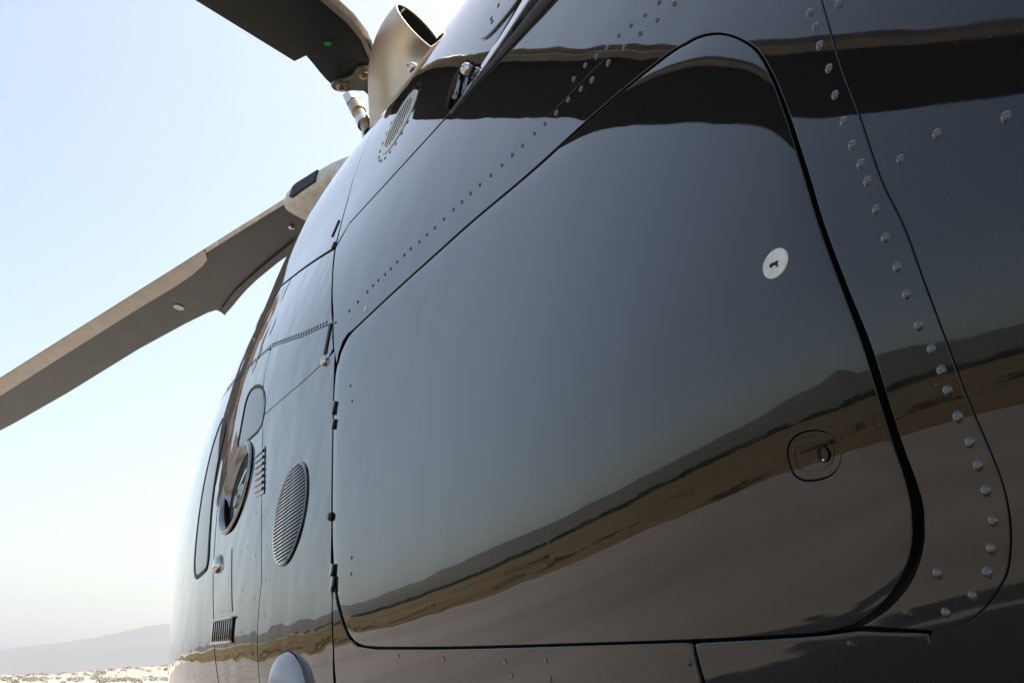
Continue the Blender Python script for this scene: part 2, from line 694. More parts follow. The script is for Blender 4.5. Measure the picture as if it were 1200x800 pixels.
hill_m = mat('scrub_hillside', (0.06, 0.057, 0.04), rough=0.95, base2=(0.09, 0.08, 0.058), noise_scale=0.01, detail=10)
mount_m = mat('bare_mountain', (0.16, 0.14, 0.12), rough=0.95, base2=(0.22, 0.19, 0.16), noise_scale=0.002, detail=8)
ridge('mountain', -28, 40, 260, 6300, 2600, pw([(-28, .6), (-12, 1.2), (-6, .5), (0.6, .92), (2.2, 1.22), (5.5, 1.72), (7.6, 2.2), (8.6, 2.35), (11, 2.3), (16, 2.0), (26, 2.6), (40, 1.0)]), mount_m, 3.1, rough=.10)
ridge('hill', -150, -8, 420, 1500, 900, pw([(-150, 2.0), (-110, 3.2), (-75, 3.0), (-60, 3.8), (-50, 3.8), (-46.5, 5.0), (-44, 3.8), (-41, 3.0), (-33, 2.6), (-28, 3.0), (-25, 2.6), (-20, 1.8), (-8, .3)]), hill_m, 8.4, rough=.35)
sand_m = mat('pale_sand', (0.46, 0.41, 0.35), rough=0.95, base2=(0.37, 0.32, 0.26), noise_scale=0.03, detail=9)
ridge('sand_rise', -20, 30, 200, 520, 420, pw([(-20, .05), (0, .06), (4, .22), (8, .55), (14, .7), (30, .3)]), sand_m, 5.2, rough=.25)


def scrub(name, spots, m, label):
    """many small leaf faces gathered into bushes that read as one mass"""
    v, f = [], []
    rnd = random.Random(11)
    for (x, y, z, r, h) in spots:
        nl = 46
        for _ in range(nl):
            a = rnd.uniform(0, 2 * math.pi)
            q = rnd.random() ** .5
            hz = rnd.random()
            rr = r * q * math.sqrt(max(.05, 1 - (hz - .35) ** 2 * 1.6))
            c = Vector((x + math.cos(a) * rr, y + math.sin(a) * rr, z + h * hz))
            s = r * rnd.uniform(.16, .34)
            d1 = Vector((rnd.uniform(-1, 1), rnd.uniform(-1, 1), rnd.uniform(-1, 1))).normalized() * s
            d2 = d1.orthogonal().normalized() * s * rnd.uniform(.5, 1)
            b = len(v)
            v += [c - d1, c - d2 * .6, c + d1, c + d2]
            f.append((b, b + 1, b + 2, b + 3))
    o = link(name, mesh_from(name, v, f, smooth=False), m)
    o['kind'] = 'stuff'
    o['label'] = label
    o['category'] = 'scrub'
    return o


rnd = random.Random(5)
bush_m = mat('dark_scrub_leaves', (0.035, 0.042, 0.018), rough=0.8, base2=(0.055, 0.055, 0.025), noise_scale=0.4)
sp = []
for i in range(420):
    y = rnd.uniform(-40, 230)
    x = APX - rnd.uniform(70, 108) - abs(noise.noise(Vector((y * .05, 0, 0)))) * 10
    r = rnd.uniform(.9, 2.4)
    sp.append((x, y, .6, r, r * rnd.uniform(.7, 1.1)))
scrub('distant_scrub', sp, bush_m, 'dark line of scrub along the far edge of the dry grass')
tuft_m = mat('dry_grass_tufts', (0.19, 0.135, 0.050), rough=0.95, base2=(0.14, 0.10, 0.040), noise_scale=0.5)
sp = []
for i in range(340):
    y = rnd.uniform(-10, 75)
    x = APX - .1 - 24 * rnd.random() ** 1.6
    r = rnd.uniform(.10, .40)
    sp.append((x, y, .05, r, r * rnd.uniform(.6, 1.3)))
scrub('grass_tufts', sp, tuft_m, 'uneven tufts of dry grass along the edge of the apron')['category'] = 'grass'
dry_m = mat('dry_scrub_leaves', (0.33, 0.30, 0.22), rough=0.9, base2=(0.40, 0.36, 0.28), noise_scale=0.2)
sp = []
for i in range(300):
    az = R(rnd.uniform(-4, 12))
    d = rnd.uniform(190, 560)
    e = pw([(-20, .05), (0, .06), (4, .22), (8, .55), (14, .7), (30, .3)])(math.degrees(az))
    t = (d - 310) / 420
    z = math.tan(R(e)) * 520 * (math.sin(math.pi * t) ** 1.2 if 0 < t < 1 else 0) - .5
    r = rnd.uniform(.4, 1.2)
    sp.append((math.sin(az) * d, math.cos(az) * d, max(0, z), r, r * .7))
scrub('desert_scrub', sp, dry_m, 'sparse dry scrub on the pale sandy ground below the hazy mountain')

# ------------------------------------------------------------------ the haze over the plain
bm = bmesh.new()
box_bm(bm, (0, 0, 199), (17900, 17900, 402))
hz = bpy.data.materials.new('pale_haze')
hz.use_nodes = True
nt = hz.node_tree
nt.nodes.remove(nt.nodes['Principled BSDF'])
pv = nt.nodes.new('ShaderNodeVolumePrincipled')
pv.inputs['Color'].default_value = (0.84, 0.91, 0.99, 1)
pv.inputs['Density'].default_value = 1.5e-4
pv.inputs['Anisotropy'].default_value = 0.25
nt.links.new(pv.outputs[0], nt.nodes['Material Output'].inputs['Volume'])
haze = link('haze', from_bm('haze', bm), hz)
haze['kind'] = 'stuff'
haze['label'] = 'pale dry haze hanging over the plain'
haze['category'] = 'haze'

# ------------------------------------------------------------------ inner airframe behind the panel joints
zs = np.concatenate([np.linspace(-.60, 1.25, 60), np.linspace(1.28, 1.805, 40)])
ys = np.concatenate([np.linspace(-2.3, 5.2, 150), np.linspace(5.25, 7.5, 30)])
YY, ZZ = np.meshgrid(ys, zs, indexing='ij')
XX = np.minimum(S(YY, ZZ) + .016, XC)
_tz = (ZZ + .60) / 2.405
_top = np.interp(YY, [-9, 4.0, 4.6, 5.3, 6.2, 7.5], [1.805, 1.805, 1.25, .88, .60, .15])
ZZ = -.60 + _tz * (_top + .60)
XX = np.minimum(S(YY, ZZ) + .016, XC)
nY, nZ = YY.shape
v, f = [], []
for i in range(nY):
    for k in range(nZ):
        v.append((XX[i, k], YY[i, k], ZZ[i, k] + ZC))
    for k in reversed(range(nZ)):
        v.append((2 * XC - XX[i, k], YY[i, k], ZZ[i, k] + ZC))
n2 = 2 * nZ
for i in range(nY - 1):
    for k in range(n2):
        j = (k + 1) % n2
        f.append((i * n2 + k, i * n2 + j, (i + 1) * n2 + j, (i + 1) * n2 + k))
link('airframe', mesh_from('airframe', v, f, sharp=50), M['frame'], heli)

# ------------------------------------------------------------------ seam lines, read off on the skin
L1 = [(401, 366), (440, 324), (520, 250), (571, 200), (610, 165), (655, 124), (690, 88), (720, 60), (787, 0)]
DOOR_IN = [(416, 385.5), (464, 340), (520, 289.5), (560, 254), (622, 202), (685, 145), (735, 102), (785, 63), (802, 53), (818, 44.5),
           (836, 40.5), (853, 42), (871, 50), (887, 63), (903, 93), (917, 130), (927, 160), (943, 213), (957, 260), (987, 343), (1013, 416),
           (1047, 526), (1060, 566), (1067, 597), (1068.6, 625), (1063.6, 657), (1047, 690), (1027, 713), (1000, 731), (960, 741),
           (900, 745), (812, 749.5), (700, 753), (575, 756.5), (510, 757.5), (440, 757), (420, 753.5), (410, 744), (403, 727), (396.8, 703), (392.4, 680), (389.8, 640), (389.4, 600), (389.6, 560),
           (390.5, 500), (392.0, 450), (396.0, 424), (404.5, 402)]
DOOR_OUT = [(415.2, 385.3), (463.8, 339.7), (519.8, 289.2), (559.8, 253.7), (621.8, 201.6), (684.8, 144.6), (734.8, 101.6), (784.6, 62.3), (801.6, 52.2), (817.5, 43.5),
            (835.5, 38.8), (853.6, 40.0), (872.6, 47.2), (890.5, 60), (909, 91), (924, 128), (934.5, 158), (951.5, 211), (965.5, 258), (996.5, 341), (1025.5, 414),
            (1061, 526), (1076, 566), (1084, 597), (1085, 625), (1079.5, 657), (1065, 688), (1040, 715), (1012, 732.5)]
L2 = [(963, 0), (987, 80), (1007, 133), (1033, 210), (1060, 266), (1083, 329), (1107, 393), (1133, 463), (1162, 531), (1178, 576),
      (1185, 620), (1182.5, 663), (1173, 686), (1153, 713), (1127, 731), (1093, 738)]
l1 = yz(L1)
l2 = yz(L2)
dooro = resample(yz(DOOR_OUT), .02, closed=False, catmull=True)
doori = resample(yz(DOOR_IN), .02, closed=True, catmull=True)
v1 = yz([(392.4, 409), (391, 450), (389.8, 500), (388.8, 560), (388.5, 620), (389.2, 704), (390.3, 760), (391, 800)])
v1 = np.vstack([v1, [(v1[-1, 0] - .02, -.40)]])
V1 = lambda z: float(np.interp(z, v1[::-1, 1], v1[::-1, 0]))
v2 = np.array([(3.011, .803), (2.811, .48), (2.649, .211), (2.635, -.02), (2.62, -.35)])
V2 = lambda z: float(np.interp(z, v2[::-1, 1], v2[::-1, 0]))
ZL1 = float(l1[-1, 1])
l1ext = np.vstack([l1, [(.75, ZL1 + .01), (.55, ZL1 + .012)]])
l2ext = np.vstack([[(l2[0, 0] - .0, ZL1 + .012)], l2])
l2ext[0, 0] = l2[0, 0] + (l2[0, 0] - l2[1, 0]) / (l2[0, 1] - l2[1, 1]) * (ZL1 + .012 - l2[0, 1])
l1ext = np.array([p for p in l1ext if p[0] > l2ext[0, 0] + .02] + [[l2ext[0, 0], ZL1 + .012]])
l1r = resample(l1ext, .03, closed=False, catmull=True)
l2r = resample(l2ext, .006, closed=False, catmull=True)

# ------------------------------------------------------------------ baggage door with lock and latch
LATCH = [(921, 532), (924, 518), (934, 508), (948, 503.5), (964, 503.5), (977, 509), (985, 521), (986.5, 537), (982, 551), (971, 560), (956, 563.5), (940, 564), (928, 555)]
latch_loop = chaikin(yz(LATCH), 2)
door = panel('baggage_door', doori, spacing=.012, bevel=.0010, depth=.012, step=.007, crown=.075, crown_d=.022, holes=[latch_loop], lift=.0006)
door['label'] = 'large gloss black baggage door with rounded corners'

latch_plate = panel('door_latch', latch_loop, parent=door, spacing=.004, bevel=.0008, depth=.006, gap=.0010, lift=-.0005, step=.003)
rim = latch_loop if area2(latch_loop) > 0 else latch_loop[::-1]
ring_o = offset(rim, .0085)
ring_i = offset(rim, .0096)
panel('latch_ring', ring_o, parent=door, spacing=.004, bevel=.0003, depth=.001, lift=.0002, step=.003, holes=[ring_i])
hy, hzz = hit(965, 532)
vv, ff = lathe([(.0075, .0002), (.0068, .0010), (.0060, .0008), (.0054, -.0002), (.0045, -.004), (.0001, -.0045)], 24)
on_skin('latch_hole', mesh_from('latch_hole', vv, ff, sharp=60), M['black'], hy, hzz, door, off=.0006)  # its black stands in for the dark of the latch hole
vv, ff = lathe([(.0018, -.001), (.0016, .0005), (.0009, .0012), (.0001, .0014)], 12)
y_, z_ = hit(965, 539)
on_skin('latch_ball', mesh_from('latch_ball', vv, ff), M['chrome'], y_, z_, door, off=0)  # chrome ball added for the glint in the latch hole

ly, lz = hit(909.5, 309)
vv, ff = lathe([(.0138, -.001), (.0138, .0008), (.0132, .0016), (.0118, .0019), (.0112, .0016), (.0001, .0017)], 40)
lock = on_skin('door_lock', mesh_from('door_lock', vv, ff, sharp=40), M['lock'], ly, lz, door, off=.0006, scale=(1.36, 1.05, .7))
# key slot: black patch laid on for the dark of an irregular opening
bm = bmesh.new()
pl = [(-.0045, -.0012), (-.0030, -.0022), (-.0012, -.0012), (.0005, -.0014), (.0014, -.0030), (.0030, -.0040), (.0024, -.0012),
      (.0036, .0004), (.0016, .0012), (-.0004, .0008), (-.0022, .0014), (-.0042, .0006)]
bvs = [bm.verts.new((a, b, 0)) for a, b in pl]
fc = bm.faces.new(bvs)
ex = bmesh.ops.extrude_face_region(bm, geom=[fc])
bmesh.ops.translate(bm, vec=(0, 0, .0003), verts=[g_ for g_ in ex['geom'] if isinstance(g_, bmesh.types.BMVert)])
on_skin('key_slot_dark', from_bm('key_slot_dark', bm), M['black'], ly, lz, door, off=.00185, spin=math.pi, scale=(1.7, 1.35, 1))

# ------------------------------------------------------------------ door surround with its rivets
left_strip = [(391.5, 372), (391.5, 384), (392, 408), (395.2, 426), (397, 415), (402, 400), (408, 391)]
sur = np.vstack([dooro[::-1], yz(left_strip[::-1]), l1r, l2r])
surround = panel('door_surround', sur, spacing=.015, bevel=.0009, depth=.012, gap=.0001, lift=.0014, soft=0, step=.008)

vv, ff = lathe([(.0064, -.0006), (.0063, .0003), (.0054, .0006), (.0053, .0011), (.0048, .0022), (.0038, .0030), (.0024, .0036), (.0011, .0038), (.0001, .0038)], 24)
rivet_me = mesh_from('rivet', vv, ff)
rivet_me.materials.append(M['rivet'])


def rivet(px, parent, scale=1.0, off=.0012, name='rivet', me_=None, m=None):
    y, z = hit(*px)
    return on_skin(name, me_ or rivet_me, m, y, z, parent, off=off, spin=random.uniform(0, 6), scale=scale * random.uniform(.95, 1.05))


ROW1 = [(394, 378), (410, 364.5), (420, 354), (431, 342), (437.6, 335), (444, 328.5), (452, 321.6), (458.6, 315), (466, 307), (474.5, 299),
        (482, 291.6), (492, 283.5), (501, 275), (510.5, 267), (521, 257), (532, 246), (542, 237), (552, 227), (563, 217), (576, 206), (589, 194),
        (601, 182), (613, 171), (627, 157), (639.5, 145.5), (653, 133), (667, 117.5), (682, 105), (695, 94.5), (714, 74.5), (733, 55), (751, 40), (771, 24), (791, 5)]
for q in ROW1:
    rivet(q, surround, .72 if q[0] < 690 else .78)
COLR = [(950, 16), (956.7, 32.7), (962, 54), (972.7, 81), (980, 112), (990, 142.7), (1000, 170.7), (1010, 192.7), (1018, 213), (1028, 246),
        (1039, 279), (1052.7, 313), (1064, 344.7), (1078, 381), (1093, 409), (1104.7, 433.7), (1112, 457), (1124, 488), (1138, 517.7),
        (1147.7, 544.7), (1156.7, 574), (1165, 609.7), (1163, 642), (1158.7, 669.7), (1141, 697), (1110, 717), (1100, 671), (944, -8), (936, -24)]
for q in COLR:
    rivet(q, surround, .76)
vv, ff = lathe([(.0052, 0), (.0050, .0004), (.0046, .0006), (.0001, .0005)], 18)
screw_me = mesh_from('flush_screw', vv, ff, sharp=30)
rivet((1065, 718), surround, 1.0, .0012, 'flush_screw', screw_me, M['paint'])
y_, z_ = hit(429.5, 362)
vv, ff = lathe([(.0075, -.0005), (.0072, .0012), (.0055, .0022), (.0001, .0024)], 18)
wscrew_me = mesh_from('bright_screw', vv, ff, sharp=40)
on_skin('bright_screw', wscrew_me, M['white'], y_, z_, surround, off=.0012)

# ------------------------------------------------------------------ cowl side panel above the rivet seam
ZL3 = 1.083
side = np.vstack([l1r, [(l2ext[0, 0] - .02, ZL3 - .002)], [(2.0, ZL3 - .002)], [(2.5, ZL3 - .004)], yz([(393.5, 291)]), yz([(390, 330)]), yz([(391, 372)])])
cowl_side = panel('cowl_side_panel', side, spacing=.018, gap=.0004, lift=.0, soft=0)
for q in [(672.5, 93), (686, 77), (699, 66.5), (711.5, 56), (725, 42), (739, 30), (755.6, 18), (772, 3)]:
    rivet(q, cowl_side, .66, 0)

# ------------------------------------------------------------------ tail fairing behind the seam
zt = ZL1 + .012
fair = np.vstack([[(l2ext[0, 0] - .004, ZL3 - .004)], [(-.9, ZL3 - .004)], [(-.9, -.34)], [hit(1085, 880)], [hit(1091, 745)], (l2r[::-1])])
fairing = panel('tail_fairing', fair, spacing=.016, gap=.0002, lift=0, soft=0, bevel=.0006, step=.01)
for q, s_ in [((982.7, 5.3), .8), ((1055, 187), .72), ((1098, 157), .72), ((1179, 137), .78)]:
    rivet(q, fairing, s_, 0, m=None)

# ------------------------------------------------------------------ lower belly panels below the door
zb = -.42
A0 = hit(391, 765)
low1 = np.vstack([yz([(390.0, 684), (391.8, 684), (395, 708), (401, 730), (408.5, 748), (418.5, 757), (440, 760.3), (510, 760.3), (575, 759.0), (700, 755.3), (811, 752)]), [hit(823, 800)], [(hit(823, 800)[0] + .0, zb)], [(2.12, zb)], [(V1(-.2), -.2)], [(V1(-.05) - .004, -.05)], [(V1(.05) - .004, .05)], [(V1(.10) - .004, .10)]])
lower1 = panel('lower_panel', low1, spacing=.02, gap=.0004, soft=0, bevel=.0026, step=.012)
x8 = hit(823, 800)
low2 = np.vstack([yz([(813, 752.5), (900, 748.2), (960, 744.2), (1006, 738.5), (1088, 740)]), [(hit(1085, 880)[0] + .004, zb)], [(x8[0] - .004, zb)], [(x8[0] - .004, x8[1])]])
lower2 = panel('lower_panel', low2, spacing=.02, gap=.0004, soft=0, lift=.0008, bevel=.0034, step=.012)
for q in [(467, 768), (592, 775), (600, 791), (640, 773), (645, 795), (808, 776), (520, 772)]:
    rivet(q, lower1, .8, 0, 'flush_screw', screw_me, M['rivet'])
rivet((998, 755), lower2, .9, .0008, 'flush_screw', screw_me, M['steel'])

# ------------------------------------------------------------------ forward panels
zc_ = [-.4, -.2, 0, .2, .391, .55, .70]
topseam = yz([(392.5, 410), (385, 419), (355, 447), (330, 468)])
_d = topseam[-1] - topseam[-2]
while topseam[-1, 0] < V2(topseam[-1, 1]):
    topseam[-1] += _d * .02
colp = np.vstack([v1[::-1][:-1], topseam, [(V2(z), z) for z in (.62, .48, .35, .211, .1, -.02, -.2, -.4)]])
side_col = panel('side_panel', colp, m=M['paint_wavy'], spacing=.02, gap=.0012, soft=0)
dash = np.vstack([yz([(390, 379), (382, 381.5), (355, 394)]), [(3.009, .886)]])
midp = np.vstack([dash[:1], yz([(389.5, 395), (390.5, 408)]), topseam[1:], [(V2(z), z) for z in (.72, .76, .80, .85) if z > topseam[-1, 1] + .01], dash[:0:-1]])
mid = panel('seam_panel', midp, m=M['paint_wavy'], spacing=.02, gap=.0012, soft=0)
l3f = yz([(392, 292), (370, 305.5), (350, 319.5)])
upp = np.vstack([dash, [(3.36, .905), (3.75, .93), (4.15, .95)], [(4.2, 1.17), (3.7, 1.18), (3.3, 1.175)], l3f[::-1], yz([(389, 330), (388.5, 365)])])
upper_fwd = panel('upper_side_panel', upp, m=M['paint_wavy'], spacing=.02, gap=.0012, soft=0)
# row of small screws along the dashed seam
vv, ff = lathe([(.0050, 0), (.0048, .0008), (.0001, .0010)], 12)
dot_me = mesh_from('seam_screw', vv, ff, sharp=40)
dline = resample(np.vstack([dash[1:], [(3.36, .905), (3.75, .93)]]), .028, closed=False)
for p in dline:
    on_skin('seam_screw', dot_me, M['rubber'], p[0], p[1] + .008, upper_fwd, off=0)

# cabin rear panel, cabin door, nose skin
v3 = yz([(273, 515), (264, 540), (257, 575), (252.5, 620), (250, 668), (250.5, 720), (254, 775)])
v3 = np.vstack([[(v3[0, 0] + .06, .9)], v3, [(v3[-1, 0] - .06, -.4)]])
V3 = lambda z: float(np.interp(z, v3[::-1, 1], v3[::-1, 0]))
FIL = (3.12, .50)
fil_loop = [(FIL[0] + .150 * math.cos(a) - .02 * math.sin(a), FIL[1] + .118 * math.sin(a) + .05 * math.cos(a)) for a in np.linspace(0, 2 * math.pi, 40, endpoint=False)]
QW = yz([(313, 449), (309.5, 500), (292, 517), (276, 530), (281, 505), (291.5, 452)])
QW = np.array(QW)
crp = np.vstack([[(V2(z) + .001, z) for z in (-.4, -.2, 0, .1, .211, .35, .48, .62, .72, .80, .880)], [(3.05, .889), (3.36, .905), (3.70, .925)], [(V3(z), z) for z in (.9, .75, .59, .45, .286, .15, 0, -.2, -.4)]])
cabin_rear = panel('cabin_rear_panel', crp, m=M['paint_wavy'], spacing=.022, gap=.002, soft=0, holes=[fil_loop, chaikin(QW, 2)])
qwi = panel('quarter_window', chaikin(QW, 2), m=M['glass'], spacing=.02, gap=.009, lift=-.001, bevel=.002)
panel('window_seal', chaikin(QW, 2), m=M['rubber'], parent=qwi, spacing=.02, gap=.001, lift=.0015, bevel=.002, step=.012,
      holes=[offset(chaikin(QW, 2) if area2(QW) > 0 else chaikin(QW, 2)[::-1], .010)])
WIN = yz([(265.5, 503), (256.5, 538), (250, 580), (246.5, 625), (244.5, 666), (236, 675), (229, 680), (227.5, 668), (228.5, 648), (232, 612), (238, 572), (247, 530), (259, 493), (264, 486)])
WIN = chaikin(WIN, 2)
cdp = np.vstack([[(V3(z) + .003, z) for z in (-.4, -.2, 0, .15, .286, .45, .59, .75, .9)], [(3.75, .925), (4.15, .945), (4.75, .95)], [(4.75, .6), (4.7, .3), (4.6, 0), (4.4, -.25), (4.2, -.4)]])
cabin_door = panel('cabin_door', cdp, m=M['paint_wavy'], spacing=.024, gap=.003, soft=2, holes=[WIN])
wd = panel('cabin_window', WIN, m=M['glass'], spacing=.024, gap=.008, lift=.001, bevel=.001, soft=0)
panel('window_seal', WIN, m=M['rubber'], parent=wd, spacing=.02, gap=.001, lift=.003, bevel=.002, step=.012, soft=0,
      holes=[offset(WIN if area2(WIN) > 0 else WIN[::-1], .014)])
nop = np.array([(4.765, .95), (4.765, .6), (4.715, .3), (4.615, 0), (4.415, -.25), (4.215, -.41), (5.4, -.41), (5.9, -.1), (6.1, .3), (5.8, .7), (5.3, .95)])
panel('nose_skin', nop, spacing=.04, gap=.002, soft=0)
roofp = np.array([(4.17, .965), (5.3, .965), (5.0, 1.25), (4.7, 1.42), (4.17, 1.42), (4.21, 1.17)])
panel('cabin_roof_panel', roofp, spacing=.03, gap=.002, soft=0)

# ------------------------------------------------------------------ engine cowl over the top
cow = np.vstack([[(-1.2, ZL3)], [(.6, ZL3)], [(2.0, ZL3)], [(2.5, ZL3 - .002)], yz([(394, 289)]) + [(0, .004)], [(2.70, 1.3), (2.72, 1.55), (2.72, 1.80), (1.5, 1.80), (0.3, 1.80), (-1.2, 1.80)]])
cowl = panel('engine_cowl', cow, spacing=.016, gap=.0012, lift=.0008, soft=0)
fwd = np.vstack([l3f + [(0.004, .008)], [(3.3, 1.183), (3.7, 1.188), (4.16, 1.18)], [(4.16, 1.5), (4.1, 1.80), (2.726, 1.80), (2.726, 1.55), (2.706, 1.3)]])
mast_fairing = panel('mast_fairing', fwd, spacing=.02, gap=.0012, soft=0)
# roof of the cowl, across to the other side
ysr = np.linspace(-1.2, 4.1, 90)
v, f = [], []
NR = 17
for y in ysr:
    x0 = float(S(y, 1.795))
    for k in range(NR):
        t = k / (NR - 1)
        x = x0 + (2 * XC - 2 * x0) * t
        v.append((x, y, ZC + 1.797 + .05 * (1 - (2 * t - 1) ** 2)))
for i in range(len(ysr) - 1):
    for k in range(NR - 1):
        a = i * NR + k
        f.append((a, a + 1, a + NR + 1, a + NR))
link('cowl_roof', mesh_from('cowl_roof', v, f), M['paint'], heli)

# rail where the cowl laps the side panel
v, f = [], []
PROF = [(.26, -.003), (.20, .0050), (.14, .0115), (.10, .0155), (.074, .0178), (.0715, .0170), (.069, .0150), (.024, -.020)]
NS = 60
for i in range(NS):
    t = i / (NS - 1)
    y = 1.87 - 1.6 * t
    k = .08 + .92 * float(sm(-.05, .45, t))
    for dz, of in PROF:
        v.append(P(np.array([y]), np.array([ZL3 - .006 + dz * k]), np.array([of * k + .001]))[0])
K = len(PROF)
for i in range(NS - 1):
    for k in range(K - 1):
        f.append((i * K + k, (i + 1) * K + k, (i + 1) * K + k + 1, i * K + k + 1))
rail = link('cowl_rail', mesh_from('cowl_rail', v, f, sharp=28), M['paint'], heli)

v, f = [], []
for i in range(NS):
    t = i / (NS - 1)
    y = 1.87 - 1.6 * t
    k = .10 + .90 * float(sm(-.05, .35, t))
    for dz, of in [(.024, .000), (.022, .007), (.012, .010), (-.002, .009), (-.006, .004), (-.008, .0)]:
        v.append(P(np.array([y]), np.array([ZL3 + dz * k]), np.array([of * k + .001]))[0])
for i in range(NS - 1):
    for k in range(5):
        f.append((i * 6 + k, (i + 1) * 6 + k, (i + 1) * 6 + k + 1, i * 6 + k + 1))
link('rail_gap_shade', mesh_from('rail_gap_shade', v, f, sharp=70), M['rubber'], rail)  # black strip standing in for the shadowed gap under the rail

# cowl latch: plate, pin and wire hook at the end of the rail
y_, z_ = hit(538, 105)
bm = bmesh.new()
pts = [(-.016, -.026), (-.006, -.030), (.008, -.022), (.010, .012), (.004, .030), (-.010, .032), (-.014, .010)]
vb = [bm.verts.new((a, b, 0)) for a, b in pts]
fc = bm.faces.new(vb)
ex = bmesh.ops.extrude_face_region(bm, geom=[fc])
bmesh.ops.translate(bm, vec=(0, 0, .008), verts=[g_ for g_ in ex['geom'] if isinstance(g_, bmesh.types.BMVert)])
bmesh.ops.bevel(bm, geom=list(bm.edges), offset=.002, segments=2, affect='EDGES')
latch = link('cowl_latch', from_bm('cowl_latch', bm), M['chrome'], heli)
latch.matrix_basis = Matrix.Identity(4)
latch.data.transform(surf_matrix(y_, z_, .004, .25))
y_, z_ = hit(553, 84)
vv, ff = lathe([(.011, 0), (.013, .008), (.011, .015), (.005, .019), (.0001, .020)], 18)
on_skin('latch_ball', mesh_from('latch_ball', vv, ff), M['chrome'], y_, z_, latch, off=.004)
hk = [hit(*q) for q in [(527, 128), (531, 112), (536, 96), (543, 84), (552, 74)]]
hp = [P(np.array([a]), np.array([b]), np.array([.006]))[0] for a, b in hk]
v, f = tube(hp, .005, 8)
link('latch_cable', mesh_from('latch_cable', v, f), M['rubber'], latch)

# oval access lid near the top edge
ey, ez = hit(598, -2)
lid_loop = [(ey + .125 * math.copysign(abs(math.cos(a)) ** .8, math.cos(a)), ez + .055 * math.copysign(abs(math.sin(a)) ** .8, math.sin(a))) for a in np.linspace(0, 2 * math.pi, 40, endpoint=False)]
lid = panel('access_lid', np.array(lid_loop), spacing=.012, bevel=.004, depth=.012, lift=.005, soft=0)
for dy, dz in ((.05, .012), (.075, -.004), (.062, -.02)):
    on_skin('lid_screw', dot_me, M['steel'], ey + dy, ez + dz, lid, off=.005)

# ------------------------------------------------------------------ vents
def slatted_vent(name, Y, z, ry, rz, n, spin, ring_m, slat_m, label, ringw=.012, lift=.0, tilt=4, slat=.58, proud=.0010, wall=.0014):
    """oval louvre: flat black disc for the shade of a recess, ring, slats"""
    mtx = surf_matrix(Y, z, .0015 + lift, spin)
    v, f = [], []
    seg = 48
    for k, (s_, h) in enumerate([(1.0, -.004), (1.0, .0010), (1 - ringw * .3 / ry, .0024), (1 - ringw / ry, .0018), (1 - ringw / ry, -.003)]):
        for i in range(seg):
            a = 2 * math.pi * i / seg
            v.append((ry * s_ * math.cos(a), rz * s_ * math.sin(a), h))
    for k in range(4):
        for i in range(seg):
            j = (i + 1) % seg
            f.append((k * seg + i, k * seg + j, (k + 1) * seg + j, (k + 1) * seg + i))
    me = mesh_from(name, v, f, sharp=50)
    o = link(name, me, ring_m, heli)
    me.transform(mtx)
    o['label'] = label
    v = [(ry * .97 * math.cos(2 * math.pi * i / seg), rz * .97 * math.sin(2 * math.pi * i / seg), .0002) for i in range(seg)]
    me = mesh_from('vent_shade_disc', v, [tuple(range(seg))], smooth=False)
    me.transform(mtx)
    link('vent_shade_disc', me, M['black'], o)  # flat disc whose black imitates a shaded recess behind the slats
    for k in range(n):
        q = -1 + 2 * (k + .5) / n
        hw = math.sqrt(max(0, 1 - q * q)) * (ry - ringw * .8)
        if hw < .004:
            continue
        bm = bmesh.new()
        box_bm(bm, (0, 0, 0), (2 * hw, (rz * 2 / n) * slat, wall), Matrix.Rotation(R(tilt), 4, 'X'), .0004)
        me = from_bm('vent_slat', bm)
        me.transform(mtx @ Matrix.Translation((0, q * (rz - ringw * .6), proud + .0004)))
        link('vent_slat', me, slat_m, o)
    return o


slatted_vent('oval_vent', 2.490, .350, .118, .120, 26, R(6), M['paint'], M['paint'], 'oval louvred vent low on the side panel', ringw=.008)
RVY, RVZ = hit(468, 144)
rv = slatted_vent('round_vent', RVY, RVZ, .078, .104, 8, R(96), M['vent'], M['vent'], 'round pale metal vent in the engine cowl', ringw=.017, slat=.36, tilt=0, proud=.0005, wall=.0008)
for i in range(22):
    a = 2 * math.pi * i / 22
    on_skin('vent_rivet', dot_me, M['rivet'], RVY + .122 * math.cos(a), RVZ + .094 * math.sin(a), rv, off=.001, scale=.9)

# small grille low on the cabin
mt = surf_matrix(3.0, .108, .002)
bm = bmesh.new()
box_bm(bm, (0, 0, 0), (.24, .062, .004), None, .001)
me = from_bm('cabin_grille', bm)
me.transform(mt)
grille = link('cabin_grille', me, M['paint'], heli)
for k in (-1, 1):
    bm = bmesh.new()
    box_bm(bm, (0, k * .030, .003), (.25, .006, .006), None, .0015)
    me = from_bm('grille_bar', bm)
    me.transform(mt)
    link('grille_bar', me, M['vent'], grille)
for k in range(9):
    bm = bmesh.new()
    box_bm(bm, (-.10 + k * .025, 0, .003), (.008, .050, .003), None, .0008)
    me = from_bm('grille_slat', bm)
    me.transform(mt)
    link('grille_slat', me, M['paint'], grille)

